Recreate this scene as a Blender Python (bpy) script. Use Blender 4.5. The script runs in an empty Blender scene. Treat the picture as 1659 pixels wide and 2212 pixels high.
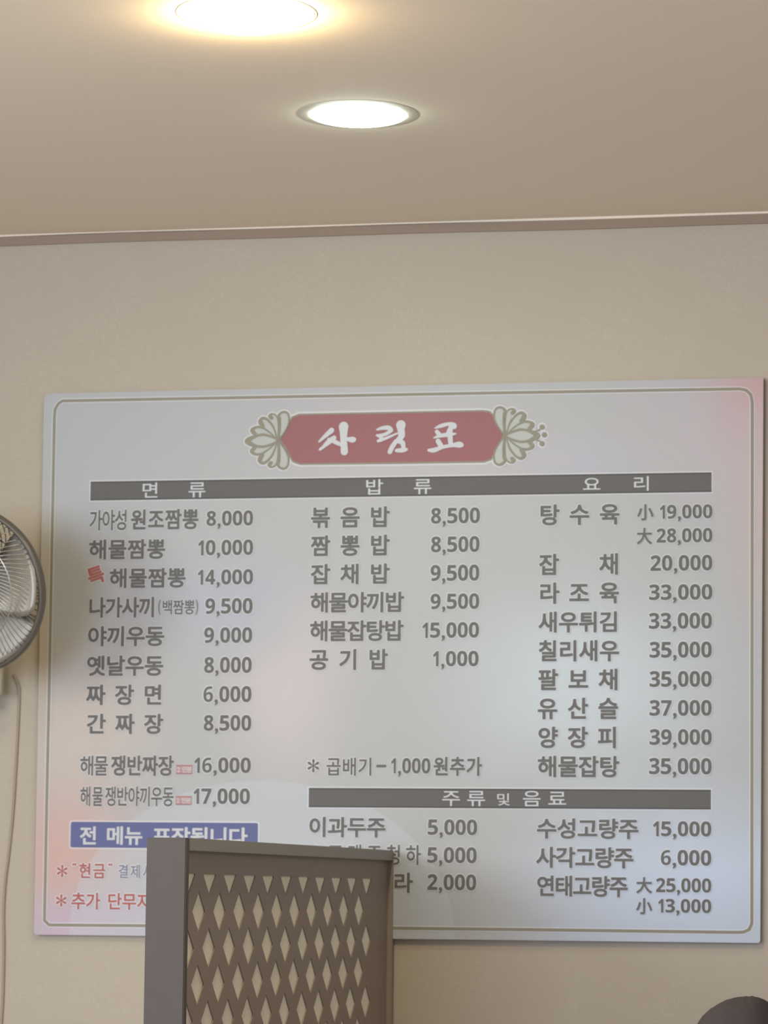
import bpy, bmesh, math, random
from mathutils import Vector, Matrix, geometry

# light levels and surface colours (sRGB)
LEFT_COL, FRONT_COL = (0.93, 1.0, 1.03), (0.85, 1.03, 1.55)
SKY = 0.6
DAY_LEFT, DAY_FRONT = 104.0, 98.0
WARM_COL, WARM_L = (1.0, 0.76, 0.42), 190.0
COOL_COL, COOL_L = (0.84, 1.0, 0.90), 55.0
WALLC, CEILC = (184, 173, 155), (246, 232, 211)
BOARDC, TEXTC, BARC, REDC, BLUEC, OLIVEC = (180, 181, 180), (108, 107, 104), (105, 103, 100), (155, 106, 107), (104, 108, 148), (146, 141, 124)
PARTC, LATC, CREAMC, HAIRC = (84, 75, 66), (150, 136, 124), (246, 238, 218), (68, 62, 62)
BOLD, HALO, DBOLD, DHALO = .033, .075, .012, .065
WASH_COL = {'pink_bl': ((203, 172, 163), 1.0, 0), 'rose_bl': ((195, 175, 189), 0.9, 0), 'peach_l': ((202, 188, 176), 0.8, 0), 'beige_margin': ((188, 176, 158), 1.0, 0), 'red_tr': ((198, 150, 142), 1.0, 0), 'pink_tr': ((195, 180, 184), 0.55, 0), 'lilac_t': ((185, 181, 196), 0.5, 0), 'rose_t': ((192, 186, 187), 0.7, 0), 'blue_br': ((194, 205, 220), 1.0, 0), 'cyan_r': ((198, 206, 210), 0.9, 0), 'pink_c': ((203, 195, 193), 0.8, 0), 'lilac_l': ((178, 181, 190), 0.8, 0), 'arc': ((195, 202, 210), 0.35, 1), 'pink_r': ((196, 176, 172), 0.8, 0)}
FILL_L = 90.0
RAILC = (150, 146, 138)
random.seed(4)
S = bpy.context.scene
COL = S.collection
PI = math.pi

# ------------------------------------------------------------------ camera
EYE = Vector((0, 0, 1.28))
YAW, PITCH, ROLL = -0.203488, 0.115742, 0.0110542
cam = bpy.data.cameras.new('camera')
cam.sensor_fit = 'VERTICAL'; cam.sensor_height = 24.0; cam.sensor_width = 18.0; cam.lens = 76.563
cam.clip_start = 0.05
co = bpy.data.objects.new('camera', cam); COL.objects.link(co)
f = Vector((math.sin(YAW)*math.cos(PITCH), math.cos(YAW)*math.cos(PITCH), math.sin(PITCH)))
r0 = Vector((math.cos(YAW), -math.sin(YAW), 0)); u0 = r0.cross(f)
r = math.cos(ROLL)*r0 + math.sin(ROLL)*u0; u = -math.sin(ROLL)*r0 + math.cos(ROLL)*u0
co.matrix_world = Matrix(((r.x, u.x, -f.x, EYE.x), (r.y, u.y, -f.y, EYE.y), (r.z, u.z, -f.z, EYE.z), (0, 0, 0, 1)))
cam.dof.use_dof = True; cam.dof.focus_distance = 4.4; cam.dof.aperture_fstop = 9.0
S.camera = co

# ------------------------------------------------------------------ world, daylight, exposure
S.view_settings.view_transform = 'Standard'; S.view_settings.look = 'None'
S.view_settings.gamma = 1.0; S.view_settings.use_curve_mapping = False
S.view_settings.exposure = 0.04
w = bpy.data.worlds.new('world'); S.world = w; w.use_nodes = True
w.node_tree.nodes['Background'].inputs[0].default_value = (0.75, 0.85, 1.0, 1)
w.node_tree.nodes['Background'].inputs[1].default_value = SKY

def area(name, loc, direction, sx, sy, power, color):
    l = bpy.data.lights.new(name, 'AREA'); l.shape = 'RECTANGLE'; l.size = sx; l.size_y = sy
    l.energy = power; l.color = color
    o = bpy.data.objects.new(name, l); COL.objects.link(o); o.location = loc
    o.rotation_euler = Vector(direction).to_track_quat('-Z', 'Y').to_euler()
    return o
# daylight entering through the window of the left wall and the shop front behind the camera
area('window_daylight', (-3.24, 2.0, 1.86), (1, 0, 0), 2.6, 0.98, DAY_LEFT, LEFT_COL)
area('shopfront_daylight', (-2.2, -1.54, 1.45), (0, 1, 0), 1.7, 1.6, DAY_FRONT, FRONT_COL)

# ------------------------------------------------------------------ helpers
def srgb(c):
    return tuple((v/12.92 if v <= 0.04045 else ((v+0.055)/1.055)**2.4) for v in [x/255 for x in c])+(1,)

def mat(name, c, rough=0.6, metal=0.0, spec=0.3, noise=0.0, nscale=30.0, bump=0.0):
    m = bpy.data.materials.new(name); m.use_nodes = True
    nt = m.node_tree; b = nt.nodes['Principled BSDF']
    col = srgb(c)
    b.inputs['Base Color'].default_value = col; b.inputs['Roughness'].default_value = rough
    b.inputs['Metallic'].default_value = metal; b.inputs['Specular IOR Level'].default_value = spec
    tc = nt.nodes.new('ShaderNodeTexCoord'); n = nt.nodes.new('ShaderNodeTexNoise')
    n.inputs['Scale'].default_value = nscale; n.inputs['Detail'].default_value = 5
    nt.links.new(tc.outputs['Object'], n.inputs['Vector'])
    if noise:
        mx = nt.nodes.new('ShaderNodeMix'); mx.data_type = 'RGBA'
        mx.inputs[6].default_value = tuple(v*(1-noise) for v in col[:3])+(1,)
        mx.inputs[7].default_value = tuple(min(1, v*(1+noise)) for v in col[:3])+(1,)
        nt.links.new(n.outputs['Fac'], mx.inputs[0]); nt.links.new(mx.outputs[2], b.inputs['Base Color'])
    if bump:
        bp = nt.nodes.new('ShaderNodeBump'); bp.inputs['Strength'].default_value = bump; bp.inputs['Distance'].default_value = 0.002
        nt.links.new(n.outputs['Fac'], bp.inputs['Height']); nt.links.new(bp.outputs['Normal'], b.inputs['Normal'])
    return m

def emit(name, c, strength):
    m = bpy.data.materials.new(name); m.use_nodes = True; nt = m.node_tree; nt.nodes.clear()
    o = nt.nodes.new('ShaderNodeOutputMaterial'); e = nt.nodes.new('ShaderNodeEmission')
    e.inputs[0].default_value = (*c, 1); e.inputs[1].default_value = strength
    nt.links.new(e.outputs[0], o.inputs[0]); return m

def link(name, bm, mats, parent=None, smooth=False):
    me = bpy.data.meshes.new(name); bm.to_mesh(me); bm.free()
    for m in (mats if isinstance(mats, (list, tuple)) else [mats]): me.materials.append(m)
    if smooth:
        for p in me.polygons: p.use_smooth = True
    o = bpy.data.objects.new(name, me); COL.objects.link(o)
    if parent: o.parent = parent
    return o

def thing(name, label, cat, loc=(0, 0, 0), rz=0.0, group=None):
    o = bpy.data.objects.new(name, None); COL.objects.link(o); o.empty_display_size = 0.1
    o.location = loc; o.rotation_euler = (0, 0, rz); o['label'] = label; o['category'] = cat
    if group: o['group'] = group
    return o

def bx(bm, x0, x1, y0, y1, z0, z1, bev=0.0, mi=0):
    t = bmesh.new()
    v = [t.verts.new((x, y, z)) for x in (x0, x1) for y in (y0, y1) for z in (z0, z1)]
    for q in ((0, 1, 3, 2), (4, 6, 7, 5), (0, 4, 5, 1), (2, 3, 7, 6), (0, 2, 6, 4), (1, 5, 7, 3)):
        t.faces.new([v[i] for i in q])
    bmesh.ops.recalc_face_normals(t, faces=t.faces)
    if bev: bmesh.ops.bevel(t, geom=t.edges[:], offset=bev, segments=2, affect='EDGES')
    merge(bm, t, mi)

def merge(bm, t, mi=0):
    mp = {v: bm.verts.new(v.co) for v in t.verts}
    for fc in t.faces:
        nf = bm.faces.new([mp[v] for v in fc.verts]); nf.material_index = mi; nf.smooth = fc.smooth
    t.free()

def lathe(bm, prof, n=64, mi=0, M=None):
    """prof: (radius, height) pairs turned about local Z"""
    rings = []
    for (rr, h) in prof:
        if rr < 1e-6: rings.append([bm.verts.new((M or Matrix()) @ Vector((0, 0, h)))])
        else: rings.append([bm.verts.new((M or Matrix()) @ Vector((rr*math.cos(2*PI*i/n), rr*math.sin(2*PI*i/n), h))) for i in range(n)])
    for a, b in zip(rings, rings[1:]):
        for i in range(n):
            j = (i+1) % n
            if len(a) == 1 and len(b) == 1: continue
            if len(a) == 1: fc = bm.faces.new((a[0], b[i], b[j]))
            elif len(b) == 1: fc = bm.faces.new((a[i], b[0], a[j]))
            else: fc = bm.faces.new((a[i], b[i], b[j], a[j]))
            fc.material_index = mi; fc.smooth = True

def tube(bm, pts, rad, n=8, closed=False, mi=0):
    pts = [Vector(p) for p in pts]; m = len(pts); rings = []
    up = None
    for i, p in enumerate(pts):
        a = pts[(i-1) % m] if (closed or i) else p; b = pts[(i+1) % m] if (closed or i < m-1) else p
        t = (b-a).normalized()
        if up is None: up = t.orthogonal().normalized()
        up = (up - t*up.dot(t)).normalized(); s = t.cross(up)
        rings.append([bm.verts.new(p + rad*(math.cos(2*PI*k/n)*up + math.sin(2*PI*k/n)*s)) for k in range(n)])
    for i in range(m if closed else m-1):
        a, b = rings[i], rings[(i+1) % m]
        for k in range(n):
            q = (k+1) % n; fc = bm.faces.new((a[k], a[q], b[q], b[k])); fc.smooth = True; fc.material_index = mi
    if not closed:
        bm.faces.new(rings[0][::-1]).material_index = mi; bm.faces.new(rings[-1]).material_index = mi

# ------------------------------------------------------------------ setting
CEIL = 2.4608; WALL = 5.6; XL, XR, YF = -3.2, 2.6, -1.5

def wallpaper():
    m = mat('rice_paper_wallpaper', (193, 183, 162), rough=0.75, spec=0.15)
    nt = m.node_tree; b = nt.nodes['Principled BSDF']; L = nt.links.new
    tc = nt.nodes.new('ShaderNodeTexCoord'); tot = None
    for k, ang in enumerate((0.35, 1.25, 2.2, 2.85)):
        mp = nt.nodes.new('ShaderNodeMapping'); mp.vector_type = 'TEXTURE'; mp.inputs['Rotation'].default_value = (0, ang, 0)
        mp.inputs['Location'].default_value = (k*3.1, 0, k*1.7); mp.inputs['Scale'].default_value = (.016, .016, .0035)
        n = nt.nodes.new('ShaderNodeTexNoise'); n.inputs['Scale'].default_value = 1.0; n.inputs['Detail'].default_value = 1.5
        mr = nt.nodes.new('ShaderNodeMapRange'); mr.inputs[1].default_value = 0.57; mr.inputs[2].default_value = 0.72
        L(tc.outputs['Object'], mp.inputs[0]); L(mp.outputs[0], n.inputs['Vector']); L(n.outputs['Fac'], mr.inputs[0])
        if tot is None: tot = mr.outputs[0]
        else:
            a = nt.nodes.new('ShaderNodeMath'); a.operation = 'MAXIMUM'; L(tot, a.inputs[0]); L(mr.outputs[0], a.inputs[1]); tot = a.outputs[0]
    big = nt.nodes.new('ShaderNodeTexNoise'); big.inputs['Scale'].default_value = 9; L(tc.outputs['Object'], big.inputs['Vector'])
    mr = nt.nodes.new('ShaderNodeMapRange'); mr.inputs[1].default_value = 0.35; mr.inputs[2].default_value = 0.65; L(big.outputs['Fac'], mr.inputs[0])
    mu = nt.nodes.new('ShaderNodeMath'); mu.operation = 'MULTIPLY'; L(tot, mu.inputs[0]); L(mr.outputs[0], mu.inputs[1])
    mx = nt.nodes.new('ShaderNodeMix'); mx.data_type = 'RGBA'
    mx.inputs[6].default_value = srgb(WALLC); mx.inputs[7].default_value = srgb(tuple(min(255, v+7) for v in WALLC))
    L(mu.outputs[0], mx.inputs[0]); L(mx.outputs[2], b.inputs['Base Color'])
    bp = nt.nodes.new('ShaderNodeBump'); bp.inputs['Strength'].default_value = 0.12; bp.inputs['Distance'].default_value = 0.001
    L(mu.outputs[0], bp.inputs['Height']); L(bp.outputs['Normal'], b.inputs['Normal'])
    return m

M_wall = wallpaper()
M_ceil = mat('ceiling_paint', CEILC, rough=0.8, spec=0.1, noise=0.015, nscale=220, bump=0.03)
M_floor = mat('floor_tile', (160, 153, 146), rough=0.45, noise=0.06, nscale=12)
M_band = mat('taupe_moulding', (150, 132, 113), rough=0.6, noise=0.03, nscale=80)
M_bead = mat('cream_bead', (236, 226, 206), rough=0.4)
M_frame = mat('window_white', (225, 222, 215), rough=0.4)

def struct(name, boxes, m):
    bm = bmesh.new()
    for b in boxes: bx(bm, *b)
    o = link(name, bm, m); o['kind'] = 'structure'; return o

struct('wall_back', [(XL-.1, XR+.1, WALL, WALL+.1, 0, CEIL)], M_wall)
struct('wall_right', [(XR, XR+.1, YF, WALL, 0, CEIL)], M_wall)
struct('wall_left', [(XL-.1, XL, YF, .7, 0, CEIL), (XL-.1, XL, 3.3, WALL, 0, CEIL), (XL-.1, XL, .7, 3.3, 0, 1.37), (XL-.1, XL, .7, 3.3, 2.35, CEIL)], M_wall)
struct('wall_front', [(XL-.1, -3.05, YF-.1, YF, 0, CEIL), (-1.35, XR+.1, YF-.1, YF, 0, CEIL), (-3.05, -1.35, YF-.1, YF, 0, .65), (-3.05, -1.35, YF-.1, YF, 2.25, CEIL)], M_wall)
struct('floor', [(XL-.1, XR+.1, YF-.1, WALL+.1, -.1, 0)], M_floor)
struct('ceiling', [(XL-.1, XR+.1, YF-.1, WALL+.1, CEIL, CEIL+.1)], M_ceil)
struct('window_1', [(XL-.08, XL-.03, .7, .75, 1.37, 2.35), (XL-.08, XL-.03, 3.25, 3.3, 1.37, 2.35), (XL-.08, XL-.03, .7, 3.3, 1.37, 1.42), (XL-.08, XL-.03, .7, 3.3, 2.3, 2.35)], M_frame)
struct('window_2', [(-3.05, -3.0, YF-.08, YF-.03, .65, 2.25), (-1.4, -1.35, YF-.08, YF-.03, .65, 2.25), (-3.05, -1.35, YF-.08, YF-.03, .65, .7), (-3.05, -1.35, YF-.08, YF-.03, 2.2, 2.25)], M_frame)
# moulding where the wall meets the ceiling: a taupe band with a thin cream bead above it
def moulding(name, z0, z1, d, m):
    bm = bmesh.new(); n = 90; prev = None
    for i in range(n+1):
        x = XL + (XR-XL)*i/n; dz = 0.0010*math.sin(x*3.1)+0.0006*math.sin(x*11.0+1)
        q = [bm.verts.new((x, WALL-d*(1 if k in (1, 2) else 0), (z0 if k < 2 else z1)+(dz if k < 2 else 0))) for k in range(4)]
        if prev:
            for k in range(4): bm.faces.new((prev[k], prev[(k+1) % 4], q[(k+1) % 4], q[k]))
        prev = q
    o = link(name, bm, m); o['kind'] = 'structure'
moulding('trim_1', CEIL-.0195, CEIL-.003, .005, M_band)
moulding('trim_2', CEIL-.003, CEIL, .0085, M_bead)

# ------------------------------------------------------------------ downlights
M_ring = mat('downlight_ring', (205, 196, 180), rough=0.5)
def downlight(loc, rad, m, label, dome, group='round downlights recessed in the ceiling'):
    t = thing('downlight', label, 'ceiling light', loc, 0, group)
    bm = bmesh.new()
    lathe(bm, [(rad*1.0, 0.0), (rad*1.0, -.0012), (rad*1.03, -.0016), (rad*1.26, -.0004), (rad*1.27, 0.0)], 72)
    o = link('trim_ring', bm, M_ring, t)
    for p in o.data.polygons: p.use_smooth = False
    bm = bmesh.new()
    prof = [(rad*math.cos(a), -.002-dome*math.sin(a)) for a in [PI/2*i/8 for i in range(9)]]
    prof[-1] = (0, prof[-1][1])
    lathe(bm, prof, 72)
    link('diffuser', bm, m, t, True)
    return t
M_warm = emit('warm_diffuser', WARM_COL, WARM_L)
M_cool = emit('cool_diffuser', COOL_COL, COOL_L)
downlight((-1.0629, 4.1923, CEIL), .076, M_warm, 'warm yellow round downlight cut off by the top edge of the photo', .021)
downlight((-1.034, 4.7819, CEIL), .0735, M_cool, 'cool white round downlight nearer to the menu board wall', .008)
downlight((.75, 3.7, CEIL), .0735, emit('added_fill_diffuser', (0.8, 0.96, 1.25), FILL_L), 'added unseen white downlight right of the seated person, for fill light', .003)  # added lamp out of view, brightens the lattice face and lower right wall

# ------------------------------------------------------------------ menu board: printed positions in millimetres from the board's centre
ITEMS = [
    ('가야성', -555.2, -485.5, 233.6, 269.5, 22.3),
    ('원조짬뽕', -477.8, -354.8, 234.1, 269.0, 27.8),
    ('해물짬뽕', -554.1, -415.1, 181.7, 215.7, 31.7),
    ('해물짬뽕', -515.1, -376.3, 130.0, 163.9, 31.6),
    ('나가사끼', -552.6, -431.0, 77.3, 112.1, 29.1),
    ('(백짬뽕)', -425.1, -352.0, 81.7, 107.2, 18.7),
    ('야끼우동', -553.2, -413.8, 26.1, 60.3, 32.5),
    ('옛날우동', -553.7, -414.5, -26.7, 7.9, 32.5),
    ('짜장면', -553.4, -415.2, -78.5, -43.9, 32.5),
    ('간짜장', -551.4, -413.4, -129.8, -95.7, 32.4),
    ('해물', -562.6, -512.2, -204.1, -169.6, 24.7),
    ('쟁반짜장', -505.4, -392.5, -203.7, -169.4, 26.3),
    ('해물', -561.3, -520.4, -258.1, -224.1, 18.7),
    ('쟁반야끼우동', -515.3, -390.6, -257.6, -223.8, 19.6),
    ('볶음밥', -147.9, -8.6, 233.5, 268.8, 32.6),
    ('짬뽕밥', -147.3, -8.0, 183.5, 218.7, 32.5),
    ('잡채밥', -146.6, -7.5, 133.6, 167.9, 32.5),
    ('해물야끼밥', -146.7, 18.7, 83.7, 118.0, 31.6),
    ('해물잡탕밥', -146.8, 18.4, 33.2, 68.2, 31.6),
    ('공기밥', -147.0, -9.1, -17.1, 17.8, 31.6),
    ('탕수육', 260.3, 398.2, 233.6, 268.4, 32.4),
    ('잡채', 260.0, 397.6, 146.4, 181.9, 32.3),
    ('라조육', 260.7, 397.7, 96.5, 131.9, 32.3),
    ('새우튀김', 259.7, 397.1, 46.7, 81.2, 31.5),
    ('칠리새우', 259.6, 398.0, -3.5, 31.4, 31.5),
    ('팔보채', 259.5, 397.3, -53.5, -18.3, 32.3),
    ('유산슬', 259.0, 396.7, -103.4, -68.2, 32.2),
    ('양장피', 259.6, 396.0, -153.2, -118.1, 32.2),
    ('해물잡탕', 259.5, 398.5, -203.3, -168.3, 32.2),
    ('곱배기', -114.5, -33.0, -202.4, -171.7, 24.8),
    ('원추가', 76.2, 159.4, -201.7, -170.4, 25.3),
    ('이과두주', -144.5, -9.2, -308.9, -275.6, 31.4),
    ('소주맥주청하', -143.9, 53.6, -356.3, -322.7, 24.7),
    ('콜라', -116.7, 39.3, -403.8, -370.7, 31.2),
    ('수성고량주', 258.5, 432.3, -308.6, -275.4, 32.1),
    ('사각고량주', 258.0, 423.6, -358.4, -324.4, 31.2),
    ('연태고량주', 259.0, 414.2, -407.3, -373.4, 29.6)]
SIZES = [
    ('小', 430.4, 457.7, 239.9, 266.9),
    ('大', 429.7, 455.4, 198.4, 225.4),
    ('大', 430.1, 456.3, -400.6, -374.7),
    ('小', 430.2, 456.3, -435.9, -410.0)]
PRICES = [
    ('8,000', -339.5, -254.0, 238.5, 265.8),
    ('10,000', -353.9, -253.1, 186.1, 213.8),
    ('14,000', -353.8, -252.3, 133.8, 161.0),
    ('9,500', -338.9, -252.3, 81.9, 109.8),
    ('9,000', -340.1, -252.3, 30.2, 58.1),
    ('8,000', -339.1, -252.3, -23.0, 5.6),
    ('6,000', -339.9, -251.9, -74.5, -45.9),
    ('8,500', -338.1, -251.5, -125.1, -97.0),
    ('16,000', -354.1, -251.1, -199.1, -171.5),
    ('17,000', -354.3, -251.9, -253.5, -225.9),
    ('8,500', 66.7, 154.0, 237.8, 265.9),
    ('8,500', 67.2, 153.6, 187.3, 215.4),
    ('9,500', 66.9, 153.6, 136.9, 165.4),
    ('9,500', 67.3, 153.9, 87.5, 115.0),
    ('15,000', 53.0, 153.9, 37.3, 64.8),
    ('1,000', 72.4, 153.5, -12.4, 14.6),
    ('19,000', 469.0, 560.2, 241.4, 266.0),
    ('28,000', 463.4, 560.2, 200.1, 225.0),
    ('20,000', 453.0, 560.1, 151.2, 178.5),
    ('33,000', 450.7, 560.1, 100.8, 128.0),
    ('33,000', 450.4, 559.3, 50.9, 78.9),
    ('35,000', 451.7, 558.9, 1.1, 29.0),
    ('35,000', 451.8, 558.8, -49.0, -21.5),
    ('37,000', 451.8, 558.8, -98.6, -71.2),
    ('39,000', 451.9, 558.8, -148.5, -121.2),
    ('35,000', 451.2, 558.7, -198.7, -170.6),
    ('1,000', -0.1, 70.1, -198.8, -171.8),
    ('5,000', 66.2, 153.3, -304.8, -277.6),
    ('5,000', 65.8, 152.9, -353.0, -325.5),
    ('2,000', 66.3, 152.4, -399.5, -372.1),
    ('15,000', 458.1, 558.0, -304.2, -278.3),
    ('6,000', 471.3, 557.9, -353.6, -326.9),
    ('25,000', 463.4, 557.9, -399.1, -374.8),
    ('13,000', 467.0, 557.9, -433.5, -410.0)]
HEADINGS = [
    ('면류', -459.2, -342.1, 290.4, 317.8, 30.7),
    ('밥류', -50.8, 67.1, 290.6, 317.7, 30.7),
    ('요리', 335.7, 452.8, 291.0, 316.1, 29.9),
    ('주류', 91.8, 166.7, -254.4, -227.6, 30.9),
    ('및', 187.0, 210.5, -253.2, -232.5, 23.5),
    ('음료', 233.2, 308.1, -254.4, -227.4, 30.6)]
NOTICE = [
    ('전', -559.8, -529.9, -325.9, -294.9, 29.9),
    ('메뉴', -511.2, -446.7, -325.3, -294.4, 30.5),
    ('포장됩니다', -426.4, -256.6, -326.7, -295.1, 31.9)]
REDTEXT = [
    ('현금', -560.5, -513.3, -385.2, -359.2, 21.3),
    ('추가', -573.4, -521.9, -439.8, -411.4, 24.6),
    ('단무지', -507.0, -428.4, -439.6, -411.3, 24.5)]
BLUETEXT = [
    ('결제시', -488.6, -426.0, -384.4, -360.9, 17.8)]
TITLE_STROKES = [[[(-113.4, 406.2, 4.9), (-125.1, 396.1, 3.5), (-135.6, 386.5, 1.8)], [(-108.7, 392.8, 4.2), (-117.7, 386.2, 4.9), (-127.6, 377.3, 3.0), (-133.9, 372.4, 2.5)], [(-118.7, 390.7, 2.5), (-105.9, 385.1, 3.9), (-97.6, 380.8, 3.2)], [(-91.7, 412.6, 8.8), (-91.5, 401.8, 7.0), (-91.4, 389.3, 6.1), (-90.3, 376.7, 6.3), (-89.8, 367.8, 6.7)], [(-85.0, 390.1, 3.2), (-75.9, 389.0, 5.3), (-72.7, 389.3, 4.2)]], [[(-31.2, 406.1, 1.8), (-21.8, 408.7, 3.3), (-11.0, 409.0, 4.2), (-5.9, 405.7, 3.5)], [(-5.5, 403.9, 3.2), (-17.2, 397.3, 3.2), (-31.6, 395.8, 1.8)], [(-30.3, 395.8, 2.5), (-23.8, 392.6, 3.5), (-24.3, 387.2, 3.2)], [(-28.8, 385.9, 2.8), (-14.4, 390.7, 2.6), (5.1, 398.7, 1.6)], [(11.6, 413.4, 8.8), (11.6, 407.2, 6.7), (13.0, 394.6, 6.0), (6.4, 387.3, 3.9)], [(3.4, 385.0, 3.9), (-3.4, 375.3, 4.4), (-7.8, 366.1, 4.2)], [(2.9, 385.0, 3.2), (13.7, 383.0, 4.6), (16.5, 374.9, 3.9), (16.5, 369.6, 3.2)], [(4.3, 368.4, 3.2), (14.8, 368.7, 4.2), (21.6, 369.9, 3.0)]], [[(72.9, 407.0, 1.4), (82.7, 410.4, 3.5), (97.1, 413.7, 3.3), (106.4, 411.2, 4.6), (107.9, 407.6, 3.2)], [(76.0, 400.7, 3.5), (80.2, 395.6, 4.2)], [(101.6, 408.2, 4.6), (98.1, 398.5, 5.3)], [(71.2, 389.7, 1.4), (82.9, 393.4, 3.5), (100.8, 395.3, 3.5), (110.1, 396.5, 1.2)], [(78.5, 383.7, 4.6), (83.0, 376.5, 4.6)], [(100.0, 389.6, 4.6), (100.9, 379.8, 4.2)], [(61.9, 368.0, 2.5), (71.4, 367.8, 4.2), (86.7, 372.9, 3.2), (104.6, 376.1, 3.5), (116.2, 376.8, 5.6), (121.0, 375.9, 3.5)]]]
LOTUS = {'center': [(198.0, 391.3), (204.2, 395.3), (211.3, 398.4), (223.7, 401.6), (236.2, 400.2), (246.0, 396.5), (254.4, 390.6), (246.1, 384.5), (236.3, 381.2), (223.9, 380.2), (211.4, 383.6), (204.3, 387.0), (198.0, 391.1)], 'p2': [(200.7, 393.3), (211.3, 404.2), (224.6, 412.8), (235.2, 415.7), (243.7, 412.9), (245.5, 408.5), (239.7, 402.8)], 'p3': [(200.0, 394.2), (205.0, 411.4), (213.8, 424.6), (224.5, 431.5), (231.1, 427.4), (229.4, 421.6), (225.9, 417.2)], 'p4': [(198.6, 394.7), (197.4, 414.2), (199.1, 430.2), (203.9, 437.2), (209.7, 438.4), (213.3, 434.8), (210.2, 431.3)], 'p5': [(196.7, 392.5), (186.3, 405.5), (178.7, 419.9), (178.1, 432.3), (180.8, 439.0), (187.4, 441.9), (194.1, 439.2), (197.3, 434.2), (195.5, 430.7)], 'mid': [(196.0, 393.8), (194.3, 412.5), (194.6, 428.5)]}
LOTUS_BASE = (197.6, 391.1)
LOTUS_DOTS = [(262.8, 405.5), (266.8, 391.7), (262.9, 376.3)]
LOTUS_STEMS = [[(246.9, 398.3), (254.0, 399.0), (260.1, 402.4)], [(246.9, 383.6), (254.0, 382.6), (260.3, 379.9)]]
LEFT_LOTUS_BASE = (-210.7, 390.1)
PLAQUE = [(-208.0, 391.2), (-198.1, 406.0), (-190.8, 422.4), (-185.0, 431.4), (-173.2, 435.8), (-2.3, 435.9), (159.2, 436.1), (169.9, 433.9), (177.4, 426.4), (184.9, 408.2), (195.7, 392.5), (186.7, 377.9), (179.5, 360.9), (173.0, 350.4), (160.7, 346.1), (-1.3, 346.1), (-170.3, 347.1), (-183.0, 351.9), (-189.0, 361.9), (-196.8, 376.9)]
HEADER_BAR = [-555.1, 558.6, 287.3, 321.3]
DRINKS_BAR = [-146.1, 557.1, -257.9, -224.5]
NOTICE_BAR = [-578.1, -236.7, -331.3, -286.2]
ASTERISKS = [(-138.5, -185.6, 11.06, 'grey'), (-592.1, -373.1, 10.27, 'red'), (-592.6, -424.9, 10.27, 'red')]
TAGS = [[-386.8, -357.3, -200.6, -185.5], [-386.7, -357.6, -254.7, -240.1]]
SPECIAL = [-556.5, -527.2, 137.4, 168.1]
DASH = [-26.0, -8.7, -187.7, -183.7]
QUOTES = [(-571.9, -360.3), (-568.0, -360.3), (-505.5, -360.1), (-501.6, -360.1)]
BORDER = [(-611.2, 468.8), (121.8, 467.7), (607.5, 466.0), (618.7, 463.4), (626.6, 455.1), (629.0, 441.4), (627.7, 17.3), (626.4, -450.0), (621.7, -460.2), (612.3, -464.6), (599.8, -465.2), (242.6, -465.2), (-198.4, -466.1), (-614.2, -468.2), (-622.9, -460.2), (-623.7, -257.7), (-624.1, 22.5), (-625.8, 440.5), (-624.8, 453.9), (-618.9, 463.9), (-611.2, 468.8)]
CORNERS = [(-646.4, 483.0), (648.2, 485.0), (640.4, -482.5), (-642.0, -485.6)]
WASHES_AT = {'pink_bl': (-601.2, -331.2, 219, 210), 'rose_bl': (-576.8, -461.2, 210, 89), 'peach_l': (-584.7, -118.0, 243, 210), 'beige_margin': (-643.5, 39.2, 34, 340), 'red_tr': (652.9, 457.0, 154, 138), 'pink_r': (656.4, 272.1, 121, 308), 'pink_tr': (577.1, 393.9, 267, 210), 'lilac_t': (319.3, 341.5, 154, 73), 'rose_t': (39.8, 378.8, 405, 162), 'blue_br': (513.3, -400.6, 421, 267), 'cyan_r': (329.0, -45.5, 340, 267), 'pink_c': (-188.1, -44.5, 186, 243), 'lilac_l': (-308.1, 103.4, 210, 146), 'arc': (-231.5, -472.9, 348, 263)}


BOARD = thing('menu_board', 'large rectangular printed Korean menu board with red title plaque, mounted on the beige wall', 'menu board', (-1.1355, WALL, 1.6835))
FRONT = -0.012          # the printed face stands 12 mm off the wall

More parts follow.
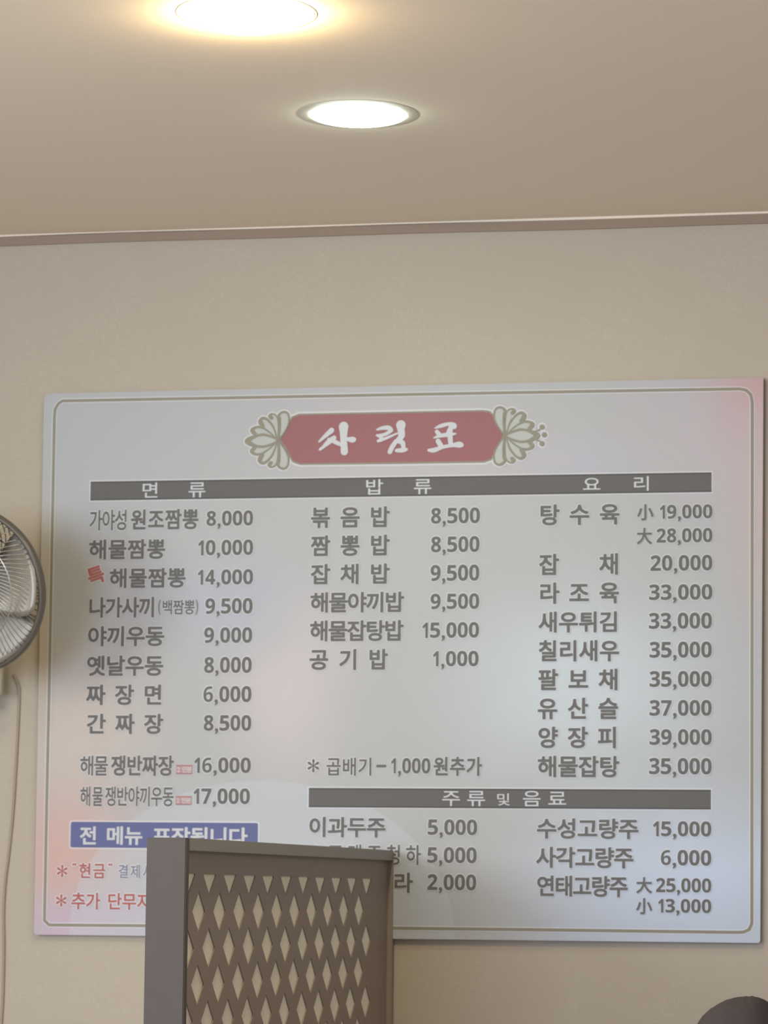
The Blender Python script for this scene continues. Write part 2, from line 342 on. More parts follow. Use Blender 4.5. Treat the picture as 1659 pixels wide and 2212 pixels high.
def washes(name, tint=0.0):
    """the board's printed watercolour washes; tint mixes it with white"""
    m = bpy.data.materials.new(name); m.use_nodes = True; nt = m.node_tree; b = nt.nodes['Principled BSDF']; L = nt.links.new
    b.inputs['Roughness'].default_value = 0.5; b.inputs['Specular IOR Level'].default_value = 0.12
    tc = nt.nodes.new('ShaderNodeTexCoord'); nz = nt.nodes.new('ShaderNodeTexNoise'); nz.inputs['Scale'].default_value = 5; nz.inputs['Detail'].default_value = 3
    L(tc.outputs['Object'], nz.inputs['Vector'])
    sc = nt.nodes.new('ShaderNodeVectorMath'); sc.operation = 'SCALE'; sc.inputs[3].default_value = 0.10; L(nz.outputs['Color'], sc.inputs[0])
    ad = nt.nodes.new('ShaderNodeVectorMath'); ad.operation = 'ADD'; L(tc.outputs['Object'], ad.inputs[0]); L(sc.outputs[0], ad.inputs[1])
    of = nt.nodes.new('ShaderNodeVectorMath'); of.operation = 'SUBTRACT'; of.inputs[1].default_value = (.05, .05, .05); L(ad.outputs[0], of.inputs[0])
    cur = None; base = srgb(BOARDC)
    for n, (x, z, rx, rz) in WASHES_AT.items():
        c, k, sharp = WASH_COL[n]
        mp = nt.nodes.new('ShaderNodeMapping'); mp.vector_type = 'TEXTURE'
        mp.inputs['Location'].default_value = (x/1000, 0, z/1000); mp.inputs['Scale'].default_value = (rx/1000, 1e3, rz/1000)
        L((tc.outputs['Object'] if sharp else of.outputs[0]), mp.inputs[0])
        ln = nt.nodes.new('ShaderNodeVectorMath'); ln.operation = 'LENGTH'; L(mp.outputs[0], ln.inputs[0])
        mr = nt.nodes.new('ShaderNodeMapRange'); mr.interpolation_type = 'SMOOTHSTEP'
        mr.inputs[1].default_value = 1.0; mr.inputs[2].default_value = 0.985 if sharp else 0.0; mr.inputs[3].default_value = 0; mr.inputs[4].default_value = k
        L(ln.outputs['Value'], mr.inputs[0])
        mx = nt.nodes.new('ShaderNodeMix'); mx.data_type = 'RGBA'; L(mr.outputs[0], mx.inputs[0])
        if cur is None: mx.inputs[6].default_value = base
        else: L(cur, mx.inputs[6])
        mx.inputs[7].default_value = srgb(c); cur = mx.outputs[2]
    if tint:
        mx = nt.nodes.new('ShaderNodeMix'); mx.data_type = 'RGBA'; mx.inputs[0].default_value = tint
        L(cur, mx.inputs[6]); mx.inputs[7].default_value = srgb((232, 231, 230)); cur = mx.outputs[2]
    L(cur, b.inputs['Base Color']); return m

M_board = washes('board_print'); M_halo = washes('pale_outline_print', 0.42)
M_text = mat('grey_print', TEXTC, rough=0.5, spec=0.1)
M_bar = mat('dark_bar_print', BARC, rough=0.5, spec=0.1)
M_barline = mat('bar_edge_print', tuple(v-18 for v in BARC), rough=0.5, spec=0.1)
M_white = mat('white_print', (201, 202, 203), rough=0.5, spec=0.1)
M_red = mat('red_print', REDC, rough=0.5, spec=0.1)
M_redtxt = mat('red_lettering_print', (172, 104, 98), rough=0.5, spec=0.1)
M_tag = mat('pink_tag_print', (185, 149, 147), rough=0.5, spec=0.1)
M_blue = mat('blue_print', BLUEC, rough=0.5, spec=0.1)
M_bluetxt = mat('blue_lettering_print', (129, 131, 151), rough=0.5, spec=0.1)
M_olive = mat('olive_print', OLIVEC, rough=0.5, spec=0.1)
M_petal = mat('ivory_print', (183, 186, 178), rough=0.5, spec=0.1)

class Sheet:
    """collects flat printed shapes (mm) by ink layer and material; overlapping shapes of one ink are merged"""
    def __init__(self): self.polys = {}; self.tris = []
    def add(self, pts, lay, mi):
        a = sum(p[0]*q[1]-q[0]*p[1] for p, q in zip(pts, list(pts[1:])+[pts[0]]))
        if abs(a) > 1e-4: self.polys.setdefault((lay, mi), []).append([(p[0], p[1]) for p in (pts if a > 0 else pts[::-1])])
    def build(self):
        V, F, MI = [], [], []
        for (lay, mi), ps in self.polys.items():
            vs, fs = union(ps); self.tris.append((vs, fs, lay, mi))
        for vs, fs, lay, mi in self.tris:
            n = len(V); y = FRONT-lay*LAYER
            V += [(x/1000, y, z/1000) for x, z in vs]
            F += [tuple(n+i for i in q) for q in fs]; MI += [mi]*len(fs)
        me = bpy.data.meshes.new('print'); me.from_pydata(V, [], F); me.polygons.foreach_set('material_index', MI); me.update()
        return me
LAYER = 0.0004
def union(ps):
    co_, fc_ = [], []
    for p in ps:
        n = len(co_); co_ += [Vector(q) for q in p]; fc_.append(list(range(n, n+len(p))))
    v, e, f_, ov, oe, of_ = geometry.delaunay_2d_cdt(co_, [], fc_, 1, 1e-6)
    return [(q.x, q.y) for q in v], [tuple(q) for q, src in zip(f_, of_) if src]
def poly(sh, pts, lay, mi=0): sh.add(list(pts), lay, mi)
def disc(sh, x, z, rad, lay, mi=0, n=20, rz=None):
    sh.add([(x+rad*math.cos(2*PI*i/n), z+(rz or rad)*math.sin(2*PI*i/n)) for i in range(n)], lay, mi)
def smooth(pts, k=6, closed=False):
    out = []; m = len(pts)
    for i in range(m if closed else m-1):
        g = lambda j: pts[j % m] if closed else pts[max(0, min(m-1, j))]
        a, b, c, d = g(i-1), g(i), g(i+1), g(i+2)
        for s in range(k):
            t = s/k
            out.append(tuple(0.5*(2*b[q]+(c[q]-a[q])*t+(2*a[q]-5*b[q]+4*c[q]-d[q])*t*t+(3*b[q]-a[q]-3*c[q]+d[q])*t**3) for q in range(len(b))))
    if not closed: out.append(tuple(pts[-1]))
    return out
def ribbon(sh, pts, lay, hw=None, mi=0, caps=True, closed=False):
    """printed line; pts may carry their own half-width as a third value"""
    m = len(pts); h = [hw if hw is not None else p[2] for p in pts]
    for i in range(m if closed else m-1):
        a, b = pts[i], pts[(i+1) % m]; ha, hb = h[i], h[(i+1) % m]
        dx, dz = b[0]-a[0], b[1]-a[1]; l = math.hypot(dx, dz)
        if l < 1e-6: continue
        nx, nz = -dz/l, dx/l
        sh.add([(a[0]+nx*ha, a[1]+nz*ha), (a[0]-nx*ha, a[1]-nz*ha), (b[0]-nx*hb, b[1]-nz*hb), (b[0]+nx*hb, b[1]+nz*hb)], lay, mi)
    for i, p in enumerate(pts):
        if caps or closed or 0 < i < m-1: disc(sh, p[0], p[1], h[i], lay, mi, 12)
def part(name, sh, mats, parent=None, label=None):
    if isinstance(sh, Sheet):
        me = sh.build(); me.name = name
        for m in (mats if isinstance(mats, (list, tuple)) else [mats]): me.materials.append(m)
        for p in me.polygons:
            if p.normal.y > 0: p.flip()
        o = bpy.data.objects.new(name, me); COL.objects.link(o); o.parent = parent or BOARD
    else: o = link(name, sh, mats, parent or BOARD)
    if label: o['label'] = label
    return o

# panel: 12 mm foam board with slightly rounded corners
bm = bmesh.new()
def rounded(cs, rads, n=6):
    out = []; m = len(cs)
    for i in range(m):
        p = Vector(cs[i]); a = (Vector(cs[i-1])-p).normalized(); b = (Vector(cs[(i+1) % m])-p).normalized(); R_ = rads[i]
        for k in range(n+1):
            t = k/n; q = p+a*R_*(1-t)**2+b*R_*t**2; out.append((q.x, q.y))
    return out
cs = rounded(CORNERS, (14, 3, 5, 6))
fr = [bm.verts.new((x/1000, FRONT, z/1000)) for x, z in cs]; bk = [bm.verts.new((x/1000, -.0004, z/1000)) for x, z in cs]
bm.faces.new(fr); bm.faces.new(bk[::-1])
for i in range(len(fr)):
    j = (i+1) % len(fr); bm.faces.new((fr[i], bk[i], bk[j], fr[j]))
bmesh.ops.recalc_face_normals(bm, faces=bm.faces)
part('panel', bm, M_board)
# border line
bm = Sheet(); ribbon(bm, BORDER, 1, hw=4.6, mi=1, closed=True); ribbon(bm, BORDER, 2, hw=2.6, closed=True)
part('border_line', bm, [M_olive, M_halo])

# --- lettering
_font = bpy.data.curves.new('lettering', 'FONT'); _fo = bpy.data.objects.new('lettering', _font); COL.objects.link(_fo)
_font.resolution_u = 3; _font.dimensions = '2D'; _font.fill_mode = 'FRONT'
_cache = {}
def glyph(ch, grow, dirs=8):
    """filled glyph thickened by grow (em), as merged triangles"""
    if (ch, grow) not in _cache:
        _font.body = ch
        dg = bpy.context.evaluated_depsgraph_get(); dg.update()
        me = bpy.data.meshes.new_from_object(_fo.evaluated_get(dg))
        vs = [v.co.to_2d() for v in me.vertices]; fs = [tuple(p.vertices) for p in me.polygons]; bpy.data.meshes.remove(me)
        ext = (min(v.x for v in vs), max(v.x for v in vs), min(v.y for v in vs), max(v.y for v in vs))
        offs = [(grow*math.cos(2*PI*k/dirs+PI/dirs), grow*math.sin(2*PI*k/dirs+PI/dirs)) for k in range(dirs)] if grow else [(0, 0)]
        ps = []
        for dx, dy in offs:
            for q in fs:
                p = [(vs[i].x+dx, vs[i].y+dy) for i in q]
                a = sum(m[0]*n[1]-n[0]*m[1] for m, n in zip(p, p[1:]+p[:1]))
                if abs(a) > 1e-9: ps.append(p if a > 0 else p[::-1])
        if grow: _cache[ch, grow] = (*union(ps), ext)
        else: _cache[ch, grow] = ([tuple(v) for v in vs], fs, ext)
    return _cache[ch, grow]
def lay_glyph(sh, ch, src, dst, lay, grow, mi, rot=0.0):
    """place a glyph so its source rectangle fills the destination rectangle (mm)"""
    vs, fs, _ = glyph(ch, grow); sx = (dst[1]-dst[0])/(src[1]-src[0]); sz = (dst[3]-dst[2])/(src[3]-src[2])
    cx, cz = (dst[0]+dst[1])/2, (dst[2]+dst[3])/2; c_, s_ = math.cos(rot), math.sin(rot); nv = []
    for vx, vy in vs:
        x = dst[0]+(vx-src[0])*sx-cx; z = dst[2]+(vy-src[2])*sz-cz; nv.append((cx+x*c_-z*s_, cz+x*s_+z*c_))
    sh.tris.append((nv, fs, lay, mi))
HANGUL = (0.05, 0.87, -0.077, 0.827)
def hangul(sh, t, x0, x1, z0, z1, cw, lay, bold, halo, mi=0, mh=1):
    if t[0] == '(':
        for ch, a in (('(', x0), (')', x1-4.6)):
            for lay_, g, m_ in ((lay-1, .05, mh), (lay, .012, mi)): lay_glyph(sh, ch, glyph(ch, 0)[2], (a, a+4.6, z0-1, z1+1), lay_, g, m_)
        t = t[1:-1]; x0 += 7.6; x1 -= 6.2
    n = len(t); pitch = (x1-x0-cw)/(n-1) if n > 1 else 0
    for i, ch in enumerate(t):
        d = (x0+i*pitch, x0+i*pitch+cw, z0, z1); e = .06*(i % 3)
        if halo: lay_glyph(sh, ch, HANGUL, d, lay-1+e, halo, mh)
        lay_glyph(sh, ch, HANGUL, d, lay+e, bold, mi)
DIGIT = {str(k): chr(0x1D7EC+k) for k in range(10)}
def digits(sh, t, x0, x1, z0, z1, lay, bold, halo, mi=0, mh=1):
    x = 0; cells = []
    for ch in t:
        a, i0, i1 = {'1': (.70, .04, .56), ',': (.46, .10, .37)}.get(ch, (1.0, .04, .96))
        cells.append((ch, x+i0, x+i1)); x += a
    k = (x1-x0)/(cells[-1][2]-cells[0][1]); o_ = x0-cells[0][1]*k; hgt = z1-z0
    for i, (ch, a, b) in enumerate(cells):
        d = [o_+a*k, o_+b*k, z0, z1]; g = ch if ch == ',' else DIGIT[ch]; x_ = glyph(g, 0)[2]
        if ch == ',': d[2] = z0-hgt*.17; d[3] = z0+hgt*.17
        src = (x_[0]-bold, x_[1]+bold, (x_[2] if ch == ',' else (0 if ch in '1247' else -.010))-bold, (x_[3] if ch == ',' else .720)+bold)
        if halo: lay_glyph(sh, g, src, d, lay-1+.06*(i % 3), halo, mh)
        lay_glyph(sh, g, src, d, lay+.06*(i % 3), .03 if ch == ',' else (0 if ch == '6' else bold), mi)

for t, x0, x1, z0, z1, cw in ITEMS:
    bm = Sheet(); hangul(bm, t, x0, x1, z0, z1, cw, 3, BOLD*(.6 if cw < 25 else 1), HALO); part('dish_name', bm, [M_text, M_halo])
for t, x0, x1, z0, z1 in PRICES:
    bm = Sheet(); digits(bm, t, x0, x1, z0, z1, 3, DBOLD, DHALO); part('price', bm, [M_text, M_halo])
for t, x0, x1, z0, z1 in SIZES:

    bm = Sheet()
    lay_glyph(bm, t, (0.032, 0.976, -0.08, 0.826), (x0, x1, z0, z1), 2, .06, 1); lay_glyph(bm, t, (0.032, 0.976, -0.08, 0.826), (x0, x1, z0, z1), 3, .030, 0)
    part('size_mark', bm, [M_text, M_halo])

# --- header bars with white headings
def rect(bm, x0, x1, z0, z1, lay, mi=0): poly(bm, [(x0, z0), (x1, z0), (x1, z1), (x0, z1)], lay, mi)
def rrect(bm, x0, x1, z0, z1, rad, lay, mi=0): poly(bm, rounded([(x0, z0), (x1, z0), (x1, z1), (x0, z1)], [rad]*4, 4), lay, mi)
for k, B in enumerate((HEADER_BAR, DRINKS_BAR)):
    bm = Sheet()
    rect(bm, B[0]-2.5, B[1]+2.5, B[2]-2.5, B[3]+2.5, 1, 2); rect(bm, *B, 2, 0)
    rect(bm, B[0], B[1], B[2], B[2]+2.2, 3, 1); rect(bm, B[0], B[1], B[3]-2.2, B[3], 3, 1)
    part('header_bar', bm, [M_bar, M_barline, M_halo])
for t, x0, x1, z0, z1, cw in HEADINGS:
    bm = Sheet(); hangul(bm, t, x0, x1, z0, z1, cw, 5, .008, 0); part('heading', bm, [M_white, M_halo])
# --- blue take-away notice
bm = Sheet(); B = NOTICE_BAR
rrect(bm, B[0]-3, B[1]+3, B[2]-3, B[3]+3, 6, 1, 1); rrect(bm, *B, 4, 2, 0)
nb = part('notice_bar', bm, [M_blue, M_halo], label='blue rounded notice bar with white lettering')
bm = Sheet()
for t, x0, x1, z0, z1, cw in NOTICE: hangul(bm, t, x0, x1, z0, z1, cw, 4, .03, 0)
part('notice_lettering', bm, [M_white], nb)
# --- red and blue footnotes, asterisks, dash, tags
for t, x0, x1, z0, z1, cw in REDTEXT:
    bm = Sheet(); hangul(bm, t, x0, x1, z0, z1, cw, 3, .022, HALO*1.25); part('footnote', bm, [M_redtxt, M_halo], label='red footnote lettering')
for t, x0, x1, z0, z1, cw in BLUETEXT:
    bm = Sheet(); hangul(bm, t, x0, x1, z0, z1, cw, 3, .014, HALO*1.25); part('footnote', bm, [M_bluetxt, M_halo], label='greyish blue footnote lettering')
for x, z, rad, c in ASTERISKS:
    bm = Sheet()
    for k in range(6):
        a = PI/2+k*PI/3; q = [(x+rad*s*math.cos(a), z+rad*s*math.sin(a), w_*rad) for s, w_ in ((.05, .06), (.35, .11), (.68, .20), (.88, .19))]
        ribbon(bm, q, 3); ribbon(bm, [(p[0], p[1], p[2]+1.9) for p in q], 2, mi=1)
    part('asterisk', bm, [M_text if c == 'grey' else M_redtxt, M_halo])
bm = Sheet(); rect(bm, *DASH, 3); part('dash', bm, [M_text])
bm = Sheet()
for x, z in QUOTES: disc(bm, x, z-1, 1.7, 3, 0, 12, 2.3); disc(bm, x, z-1, 4.2, 2, 1, 12, 4.6)
part('quotation_marks', bm, [M_redtxt, M_halo])
for B in TAGS:
    bm = Sheet(); rrect(bm, *B, 2, 2, 0); m_ = (B[2]+B[3])/2
    hangul(bm, '2\uc778\ubd84', B[0]+2.5, B[1]-1, B[2]+2.2, B[3]-2.2, 8.5, 3, 0.02, 0, 1)
    rect(bm, B[0], B[1], B[3]-1.2, B[3], 3, 2); rect(bm, B[0], B[1], B[2], B[2]+1.2, 3, 2)
    part('portion_tag', bm, [M_tag, M_white, M_redtxt], label='small pink tag before the price')
bm = Sheet(); B = SPECIAL
lay_glyph(bm, '\ud2b9', HANGUL, B, 2, .09, 1, .32); lay_glyph(bm, '\ud2b9', HANGUL, B, 3, .034, 0, .32)
part('special_mark', bm, [M_redtxt, M_halo], label='small tilted red syllable')

# --- red title plaque, brushed title and lotus ornaments
bm = Sheet(); poly(bm, PLAQUE, 2); ribbon(bm, PLAQUE+[PLAQUE[0]], 3, hw=1.5, mi=1); ribbon(bm, PLAQUE+[PLAQUE[0]], 1, hw=5, mi=2)
pq = part('title_plaque', bm, [M_red, M_olive, M_halo], label='red title plaque with olive outline')
for chars in TITLE_STROKES:
    bm = Sheet()
    for st in chars: ribbon(bm, smooth(st, 5), 5)
    part('title_syllable', bm, [M_white], pq)
def ornament(flip):
    bm = Sheet(); bxx, bz = LOTUS_BASE; lx, lz = LEFT_LOTUS_BASE
    def T(p, mir=1):
        x, z = p[0]-bxx, (p[1]-bz)*mir
        return (lx-x*.985, lz+z) if flip else (bxx+x, bz+z)
    base = T(LOTUS_BASE)
    def petal(key, ws, mir, fill=True):
        raw = LOTUS[key]; pts = [T(p, mir) for p in raw]; sp = smooth(pts, 6); n = len(sp)
        if fill:
            poly(bm, sp+[base], 3.5, 1)
        q = []
        for i, p in enumerate(sp):
            s = i/(n-1)*(len(ws)-1); k = min(len(ws)-2, int(s)); q.append((p[0], p[1], ws[k]+(ws[k+1]-ws[k])*(s-k)))
        ribbon(bm, q, 5.4 if fill else 6); ribbon(bm, [(p[0], p[1], p[2]+3) for p in q], 1.5, mi=2)
    for mir in (1, -1):
        petal('p5', (.9, 1.3, 1.6, 2.0, 2.2, 2.4), mir); petal('p4', (.7, 1.0, 1.2, 1.4, 3.0, 3.4), mir)
        petal('p3', (1.0, 1.6, 2.0, 2.8, 4.2, 3.0), mir); petal('p2', (.9, 1.3, 1.8, 2.4, 3.8, 3.0), mir); petal('mid', (.8, 1.5, 1.6), mir, False)
    petal('center', (1.2, 2.2, 2.2, 5.0, 2.2, 2.2, 1.2), 1)
    if not flip:
        for x, z in LOTUS_DOTS: disc(bm, x, z, 4.6, 5.4); disc(bm, x, z, 8, 1.5, 2)
        for st in LOTUS_STEMS: ribbon(bm, smooth(st, 5), 5.4, hw=1.1)
    part('lotus_ornament', bm, [M_olive, M_petal, M_halo])
ornament(False); ornament(True)
bpy.data.objects.remove(_fo); bpy.data.curves.remove(_font)

# ------------------------------------------------------------------ lattice partition between the booths
M_wood = mat('laminate_shade_tone', PARTC, rough=0.5, spec=0.3, noise=0.04, nscale=25)  # laminate colour darkened to hold the near end board's shade
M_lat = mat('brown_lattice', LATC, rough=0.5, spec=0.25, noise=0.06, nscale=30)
M_cream = mat('cream_backing', CREAMC, rough=0.8, spec=0.1, noise=0.02, nscale=60)
AZ = math.radians(87.3765)
M_rail = mat('laminate_lit_tone', RAILC, rough=0.5, spec=0.3, noise=0.04, nscale=25)  # laminate colour lightened to hold the light on the top rail
PT = thing('partition_screen', 'dark brown booth partition with diamond lattice, covering the bottom of the menu board', 'partition', (-1.1881, 4.4959, 0), AZ)
# local frame: X along the panel (away from the camera), -Y the lattice side, Z up
SU, SV, ZR = 0.09948, 0.05102, 1.3005
U0, U1, FR, BK, TOP = -0.0926, 1.1017, -.009, .0484, 1.3515
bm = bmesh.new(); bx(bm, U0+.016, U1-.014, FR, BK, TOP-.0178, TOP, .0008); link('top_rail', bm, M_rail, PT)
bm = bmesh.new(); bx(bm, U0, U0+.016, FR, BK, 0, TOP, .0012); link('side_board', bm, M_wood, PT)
bm = bmesh.new(); bx(bm, U1-.014, U1, FR, BK, 0, TOP, .0012); link('side_board', bm, M_lat, PT)  # far board takes the lattice tone; its shading is set by colour
bm = bmesh.new(); bx(bm, U0+.016, U1-.014, FR, BK, .62, .66, .0008); link('bottom_rail', bm, M_wood, PT)
bm = bmesh.new(); bx(bm, U0+.016, U1-.014, .002, BK-.006, .0, .62, .0008); link('base_panel', bm, M_wood, PT)
def clip(poly_, x0, x1, z0, z1):
    for ax, lim, sg in ((0, x0, 1), (0, x1, -1), (1, z0, 1), (1, z1, -1)):
        out = []
        for i in range(len(poly_)):
            a, b = poly_[i-1], poly_[i]; da, db = sg*(a[ax]-lim), sg*(b[ax]-lim)
            if (da >= 0) != (db >= 0):
                t = da/(da-db); out.append((a[0]+(b[0]-a[0])*t, a[1]+(b[1]-a[1])*t))
            if db >= 0: out.append(b)
        poly_ = out
        if len(poly_) < 3: return []
    return poly_
def lattice(yf, yb):
    bm = bmesh.new(); x0, x1, z0, z1 = U0+.016, U1-.014, .66, TOP-.0178
    hz1 = 1.3022; hw, hh = .0302, .0279
    def face(p, y, flip):
        vs = [bm.verts.new((x, y, z)) for x, z in (p[::-1] if flip else p)]
        try: bm.faces.new(vs)
        except ValueError: pass
    def both(p):
        p = clip(p, x0, x1, z0, z1)
        if p: face(p, yf, False); face(p, yb, True)
    both([(x0, hz1), (x1, hz1), (x1, z1), (x0, z1)])
    uend = SU*9.93
    both([(uend, z0), (x1, z0), (x1, hz1), (uend, hz1)])
    for k in range(0, 15):
        for j in range(-2, 11):
            cu = (j+(.5 if k % 2 == 0 else 0))*SU; cz = ZR-k*SV
            o_ = [(cu+SU/2, cz), (cu, cz+SV), (cu-SU/2, cz), (cu, cz-SV)]; i_ = [(cu+hw, cz), (cu, cz+hh), (cu-hw, cz), (cu, cz-hh)]
            solid = cu > SU*9.6 or cz < .70
            if solid:
                q = clip(o_, x0, uend, z0, hz1)
                if q: face(q, yf, False); face(q, yb, True)
                continue
            for s in range(4):
                t = (s+1) % 4
                q = clip([o_[s], o_[t], i_[t], i_[s]], x0, uend, z0, hz1)
                if q: face(q, yf, False); face(q, yb, True)
                a, b = i_[s], i_[t]
                if min(a[0], b[0]) < x0 or max(a[0], b[0]) > x1 or min(a[1], b[1]) < z0: continue
                seg = [a, b]
                if max(a[1], b[1]) > hz1:
                    if min(a[1], b[1]) >= hz1: continue
                    tt = (hz1-a[1])/(b[1]-a[1]); m_ = (a[0]+(b[0]-a[0])*tt, hz1); seg = [a, m_] if a[1] < hz1 else [m_, b]
                vs = [bm.verts.new((p[0], y, p[1])) for p, y in ((seg[0], yf), (seg[1], yf), (seg[1], yb), (seg[0], yb))]
                bm.faces.new(vs)
            if cz+hh > hz1 > cz-hh:          # upper edge of a hole cut by the header
                d_ = hw*(1-(hz1-cz)/hh)
                bm.faces.new([bm.verts.new(v) for v in ((cu-d_, yf, hz1), (cu+d_, yf, hz1), (cu+d_, yb, hz1), (cu-d_, yb, hz1))])
    return bm
link('lattice_panel', lattice(0.0, .0016), M_lat, PT)
bm = bmesh.new(); bx(bm, U0+.016, U1-.014, .0018, .006, .66, TOP-.0178); link('backing_panel', bm, M_cream, PT)

# ------------------------------------------------------------------ wall fan
M_fan = mat('dark_grey_plastic', (92, 85, 76), rough=0.35, spec=0.5)
M_wire = mat('chromed_wire', (190, 186, 176), rough=0.25, metal=0.8)
M_blade = mat('silver_grey_blade', (140, 134, 122), rough=0.36, metal=0.2, spec=0.55)
M_cream2 = mat('cream_plastic', (222, 214, 194), rough=0.35, spec=0.5)
M_cord = mat('taupe_cord', (165, 150, 130), rough=0.6)
FC = Vector((-1.829, 5.345, 1.7885)); FN = Vector((-.2, -1, -.22)).normalized()
fan = thing('wall_fan', 'grey wall-mounted fan with dark rim and wire guard, left of the menu board', 'fan', (-1.875, WALL, 1.66))
Mf = Matrix.Translation(FC - fan.location) @ FN.to_track_quat('Z', 'Y').to_matrix().to_4x4()
RF = 0.1415
def fpt(rr, a, h): return Mf @ Vector((rr*math.cos(a), rr*math.sin(a), h))
bm = bmesh.new()
prof = [(RF-.0035, -.012), (RF+.001, -.010), (RF+.0038, -.003), (RF+.0038, .005), (RF+.001, .010), (RF-.0035, .009), (RF-.0045, 0), (RF-.0035, -.012)]
lathe(bm, prof, 128, 0, Mf); link('guard_rim', bm, M_fan, fan, True)
def guard(sign, depth, n, rad, twist, rings):
    bm = bmesh.new()
    for i in range(n):
        a = 2*PI*i/n; pts = []
        for k in range(11):
            s = k/10; rr = .030+(RF-.033)*s; h = sign*depth*(1-s**3.2); pts.append(fpt(rr, a+twist*(1-s)**1.3, h))
        tube(bm, pts, rad, 5)
    for rr_, s in rings:
        tube(bm, [fpt(rr_, 2*PI*i/72, sign*depth*(1-((rr_-.03)/(RF-.033))**3.2)+sign*.0012) for i in range(72)], rad*1.3, 6, True)
    return bm
link('front_guard', guard(1, .038, 84, .0008, .75, [(.098, 0), (.062, 0)]), M_wire, fan, True)
link('rear_guard', guard(-1, .050, 60, .0010, -.3, [(.09, 0)]), M_fan, fan, True)
bm = bmesh.new(); lathe(bm, [(0, .041), (.018, .0405), (.029, .038), (.031, .034), (0, .034)], 40, 0, Mf); link('guard_badge', bm, M_cream2, fan, True)
for k in range(5):
    bm = bmesh.new(); rows = []
    for i in range(13):
        s = i/12; rr = .024+(.1375-.024)*s; half = (.56+.11*math.sin(PI*min(1, s*.9+.1)))*(1 if s < .93 else 1-(s-.93)*1.6)
        rows.append([bm.verts.new(fpt(rr, 2*PI*k/5+.25*s+half*q, .004-.020*q*(1-.3*s)+.003*(1-q*q))) for q in [j/6-1 for j in range(13)]])
    for a, b in zip(rows, rows[1:]):
        for j in range(12): bm.faces.new((a[j], a[j+1], b[j+1], b[j])).smooth = True
    o = link('blade', bm, M_blade, fan, True)
    md = o.modifiers.new('thick', 'SOLIDIFY'); md.thickness = .0018
bm = bmesh.new(); lathe(bm, [(0, .026), (.016, .025), (.025, .018), (.026, -.012), (0, -.012)], 40, 0, Mf); link('blade_hub', bm, M_fan, fan, True)
bm = bmesh.new(); lathe(bm, [(0, -.052), (.045, -.052), (.052, -.06), (.052, -.11), (.044, -.128), (.02, -.136), (0, -.137)], 48, 0, Mf); link('motor_housing', bm, M_cream2, fan, True)
bm = bmesh.new()
t = bmesh.new(); 
bx(t, -.048, .0355, -.075, -.0005, -.062, .062); bmesh.ops.bevel(t, geom=[e for e in t.edges], offset=.024, segments=6, affect='EDGES'); merge(bm, t)
link('wall_bracket', bm, M_cream2, fan, True)
bm = bmesh.new(); tube(bm, [Vector((0.0, -.06, .03)), Vector((0.0, -.09, .07)), Mf @ Vector((0, 0, -.10))], .018, 14); link('neck', bm, M_cream2, fan, True)
CORD = [(-1.8300, 1.6600), (-1.8200, 1.6400), (-1.8183, 1.6189), (-1.8187, 1.5857), (-1.8201, 1.5312), (-1.8220, 1.4759), (-1.8251, 1.4084), (-1.8307, 1.3402), (-1.8362, 1.2861), (-1.8377, 1.2313), (-1.8357, 1.1774), (-1.8352, 1.0969), (-1.8370, 1.0401), (-1.842, .9), (-1.838, .6), (-1.842, .34)]
bm = bmesh.new(); tube(bm, [Vector((p[0], WALL-.0026, p[1]))-fan.location for p in smooth(CORD, 5)], .0022, 8); link('power_cord', bm, M_cord, fan, True)

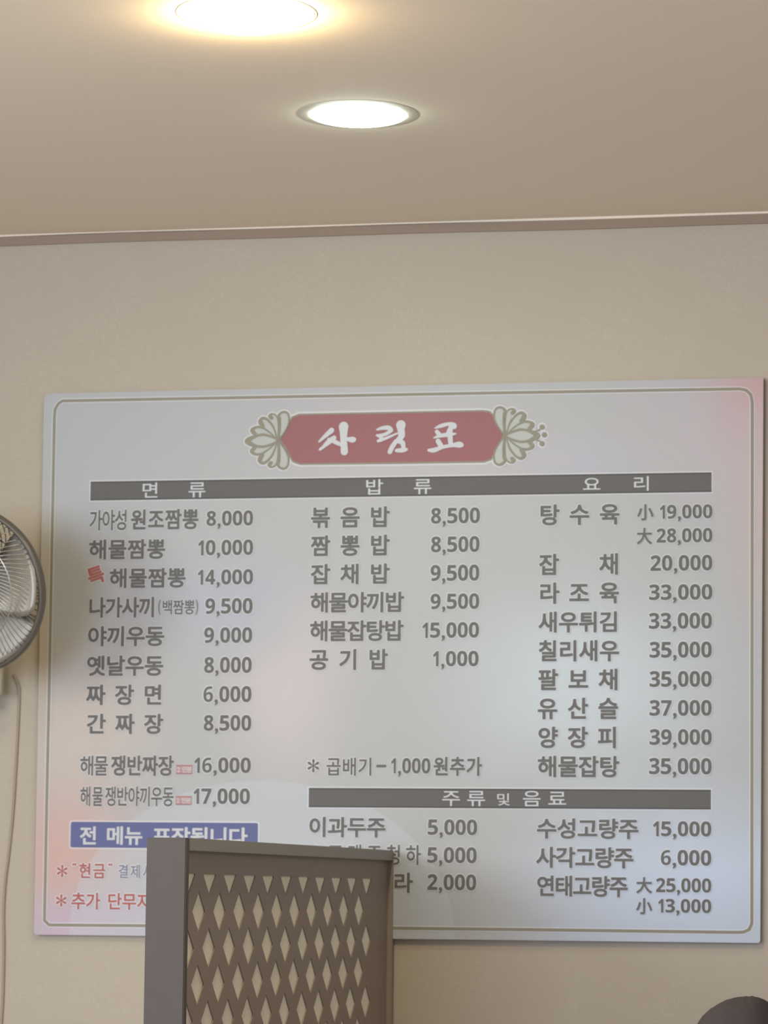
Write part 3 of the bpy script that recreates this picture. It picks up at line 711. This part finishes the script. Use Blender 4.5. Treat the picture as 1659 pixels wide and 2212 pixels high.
# ------------------------------------------------------------------ seated person, only the crown of the head reaches the photo
M_skin = mat('skin', (205, 165, 140), rough=0.5)
M_hair = mat('dark_brown_hair', HAIRC, rough=0.9, spec=0.08, noise=0.12, nscale=90, bump=0.1)
M_shirt = mat('dark_shirt', (70, 72, 80), rough=0.85, noise=0.05)
M_trouser = mat('dark_trousers', (52, 52, 58), rough=0.85, noise=0.05)
PX, PY = -.383, 4.12
person = thing('person', 'person seated with back turned, only dark brown hair showing at the bottom right', 'person', (PX, PY, 0))
def skin_body():
    V = []; Ed = []; Rr = []
    def v(p, r_, par=None):
        V.append(p); Rr.append(r_); i = len(V)-1
        if par is not None: Ed.append((par, i))
        return i
    pel = v((0, -.02, .47), (.12, .095)); wa = v((0, -.01, .60), (.125, .10), pel); ch = v((0, 0, .76), (.145, .11), wa); ns = v((0, .0, .865), (.07, .06), ch)
    nk = v((0, .015, .92), (.05, .05), ns); hd0 = v((0, .03, .985), (.066, .075), nk); hd = v((0, .025, 1.055), (.074, .088), hd0); v((0, .02, 1.10), (.055, .065), hd)
    for s in (-1, 1):
        sh = v((s*.155, 0, .82), (.052, .052), ch); el = v((s*.215, .06, .60), (.04, .04), sh); wr = v((s*.13, .27, .66), (.027, .024), el); pa = v((s*.11, .335, .668), (.036, .016), wr)
        for k in range(4):
            a = v((s*(.082+.018*k), .385, .672), (.009, .009), pa); b = v((s*(.080+.018*k), .415+(.008 if k in (1, 2) else 0), .664), (.0078, .0078), a); v((s*(.08+.018*k), .432+(.01 if k in (1, 2) else 0), .65), (.007, .007), b)
        th = v((s*.075, .335, .676), (.010, .010), pa); v((s*.058, .365, .668), (.009, .009), th)
        hp = v((s*.09, .05, .475), (.07, .07), pel); kn = v((s*.11, .40, .49), (.06, .06), hp); an = v((s*.11, .43, .10), (.038, .04), kn); v((s*.115, .55, .045), (.036, .03), an)
    me = bpy.data.meshes.new('body'); me.from_pydata(V, Ed, []); o = bpy.data.objects.new('body', me); COL.objects.link(o); o.parent = person
    md = o.modifiers.new('skin', 'SKIN'); md.use_smooth_shade = True
    sk = me.skin_vertices[0].data
    for i, q in enumerate(Rr): sk[i].radius = q
    sk[0].use_root = True
    o.modifiers.new('sub', 'SUBSURF').levels = 2; o.modifiers['sub'].render_levels = 2
    me.materials.append(M_skin)
skin_body()
# hair: cap over the skull with a slightly uneven outline
bm = bmesh.new(); bmesh.ops.create_uvsphere(bm, u_segments=96, v_segments=64, radius=1)
from mathutils import noise
for v_ in bm.verts:
    d = v_.co.copy()
    k = 1+.014*noise.noise(d*3.0)+.008*noise.noise(Vector((d.x*22, d.y*5, d.z*9)))+.022*math.exp(-((d.x-.60)**2)/.012)*max(0, d.z)-.022*math.exp(-((d.x-.42)**2)/.02)*max(0, d.z)
    v_.co = Vector((d.x*.0865*k, d.y*.102*k+.012, 1.0405+d.z*.1145*k))
    if d.z < -.1: v_.co.z += .02*d.z
    if d.y > .35 and d.z < .45:                     # hairline above the face
        v_.co.y -= .045*(min(1, (d.y-.35)/.3))
bmesh.ops.delete(bm, geom=[v_ for v_ in bm.verts if v_.co.z < .965], context='VERTS')
link('hair', bm, M_hair, person, True)
def shell(name, pts, m):
    me = bpy.data.meshes.new(name); me.from_pydata([p for p, _, _ in pts], [(q, i) for i, (_, _, q) in enumerate(pts) if q is not None], []); o = bpy.data.objects.new(name, me); COL.objects.link(o); o.parent = person
    o.modifiers.new('skin', 'SKIN').use_smooth_shade = True
    for i, (_, rr, _) in enumerate(pts): me.skin_vertices[0].data[i].radius = rr
    me.skin_vertices[0].data[0].use_root = True
    o.modifiers.new('sub', 'SUBSURF').levels = 2; me.materials.append(m)
sh = [((0, -.02, .48), (.16, .13), None), ((0, -.01, .60), (.138, .112), 0), ((0, 0, .76), (.158, .122), 1), ((0, .0, .86), (.085, .075), 2)]
for s in (-1, 1):
    n0 = len(sh); sh += [((s*.158, 0, .82), (.064, .064), 2), ((s*.215, .06, .60), (.052, .052), n0), ((s*.15, .22, .645), (.04, .038), n0+1)]
shell('shirt', sh, M_shirt)
tr = [((0, -.02, .47), (.158, .128), None)]
for s in (-1, 1):
    n0 = len(tr); tr += [((s*.09, .05, .475), (.098, .094), 0), ((s*.11, .40, .49), (.072, .072), n0), ((s*.11, .43, .12), (.056, .058), n0+1)]
shell('trousers', tr, M_trouser)
# stool the person sits on (below the frame)
st = thing('stool', 'plain dark wooden stool under the seated person', 'stool', (PX, PY-.02, 0))
bm = bmesh.new(); bx(bm, -.19, .19, -.18, .2, .31, .345, .008); link('seat', bm, M_wood, st)
for sx in (-1, 1):
    for sy in (-1, 1):
        bm = bmesh.new(); bx(bm, sx*.16-.018, sx*.16+.018, sy*.15-.018, sy*.15+.018, 0, .31, .003); link('leg', bm, M_wood, st)
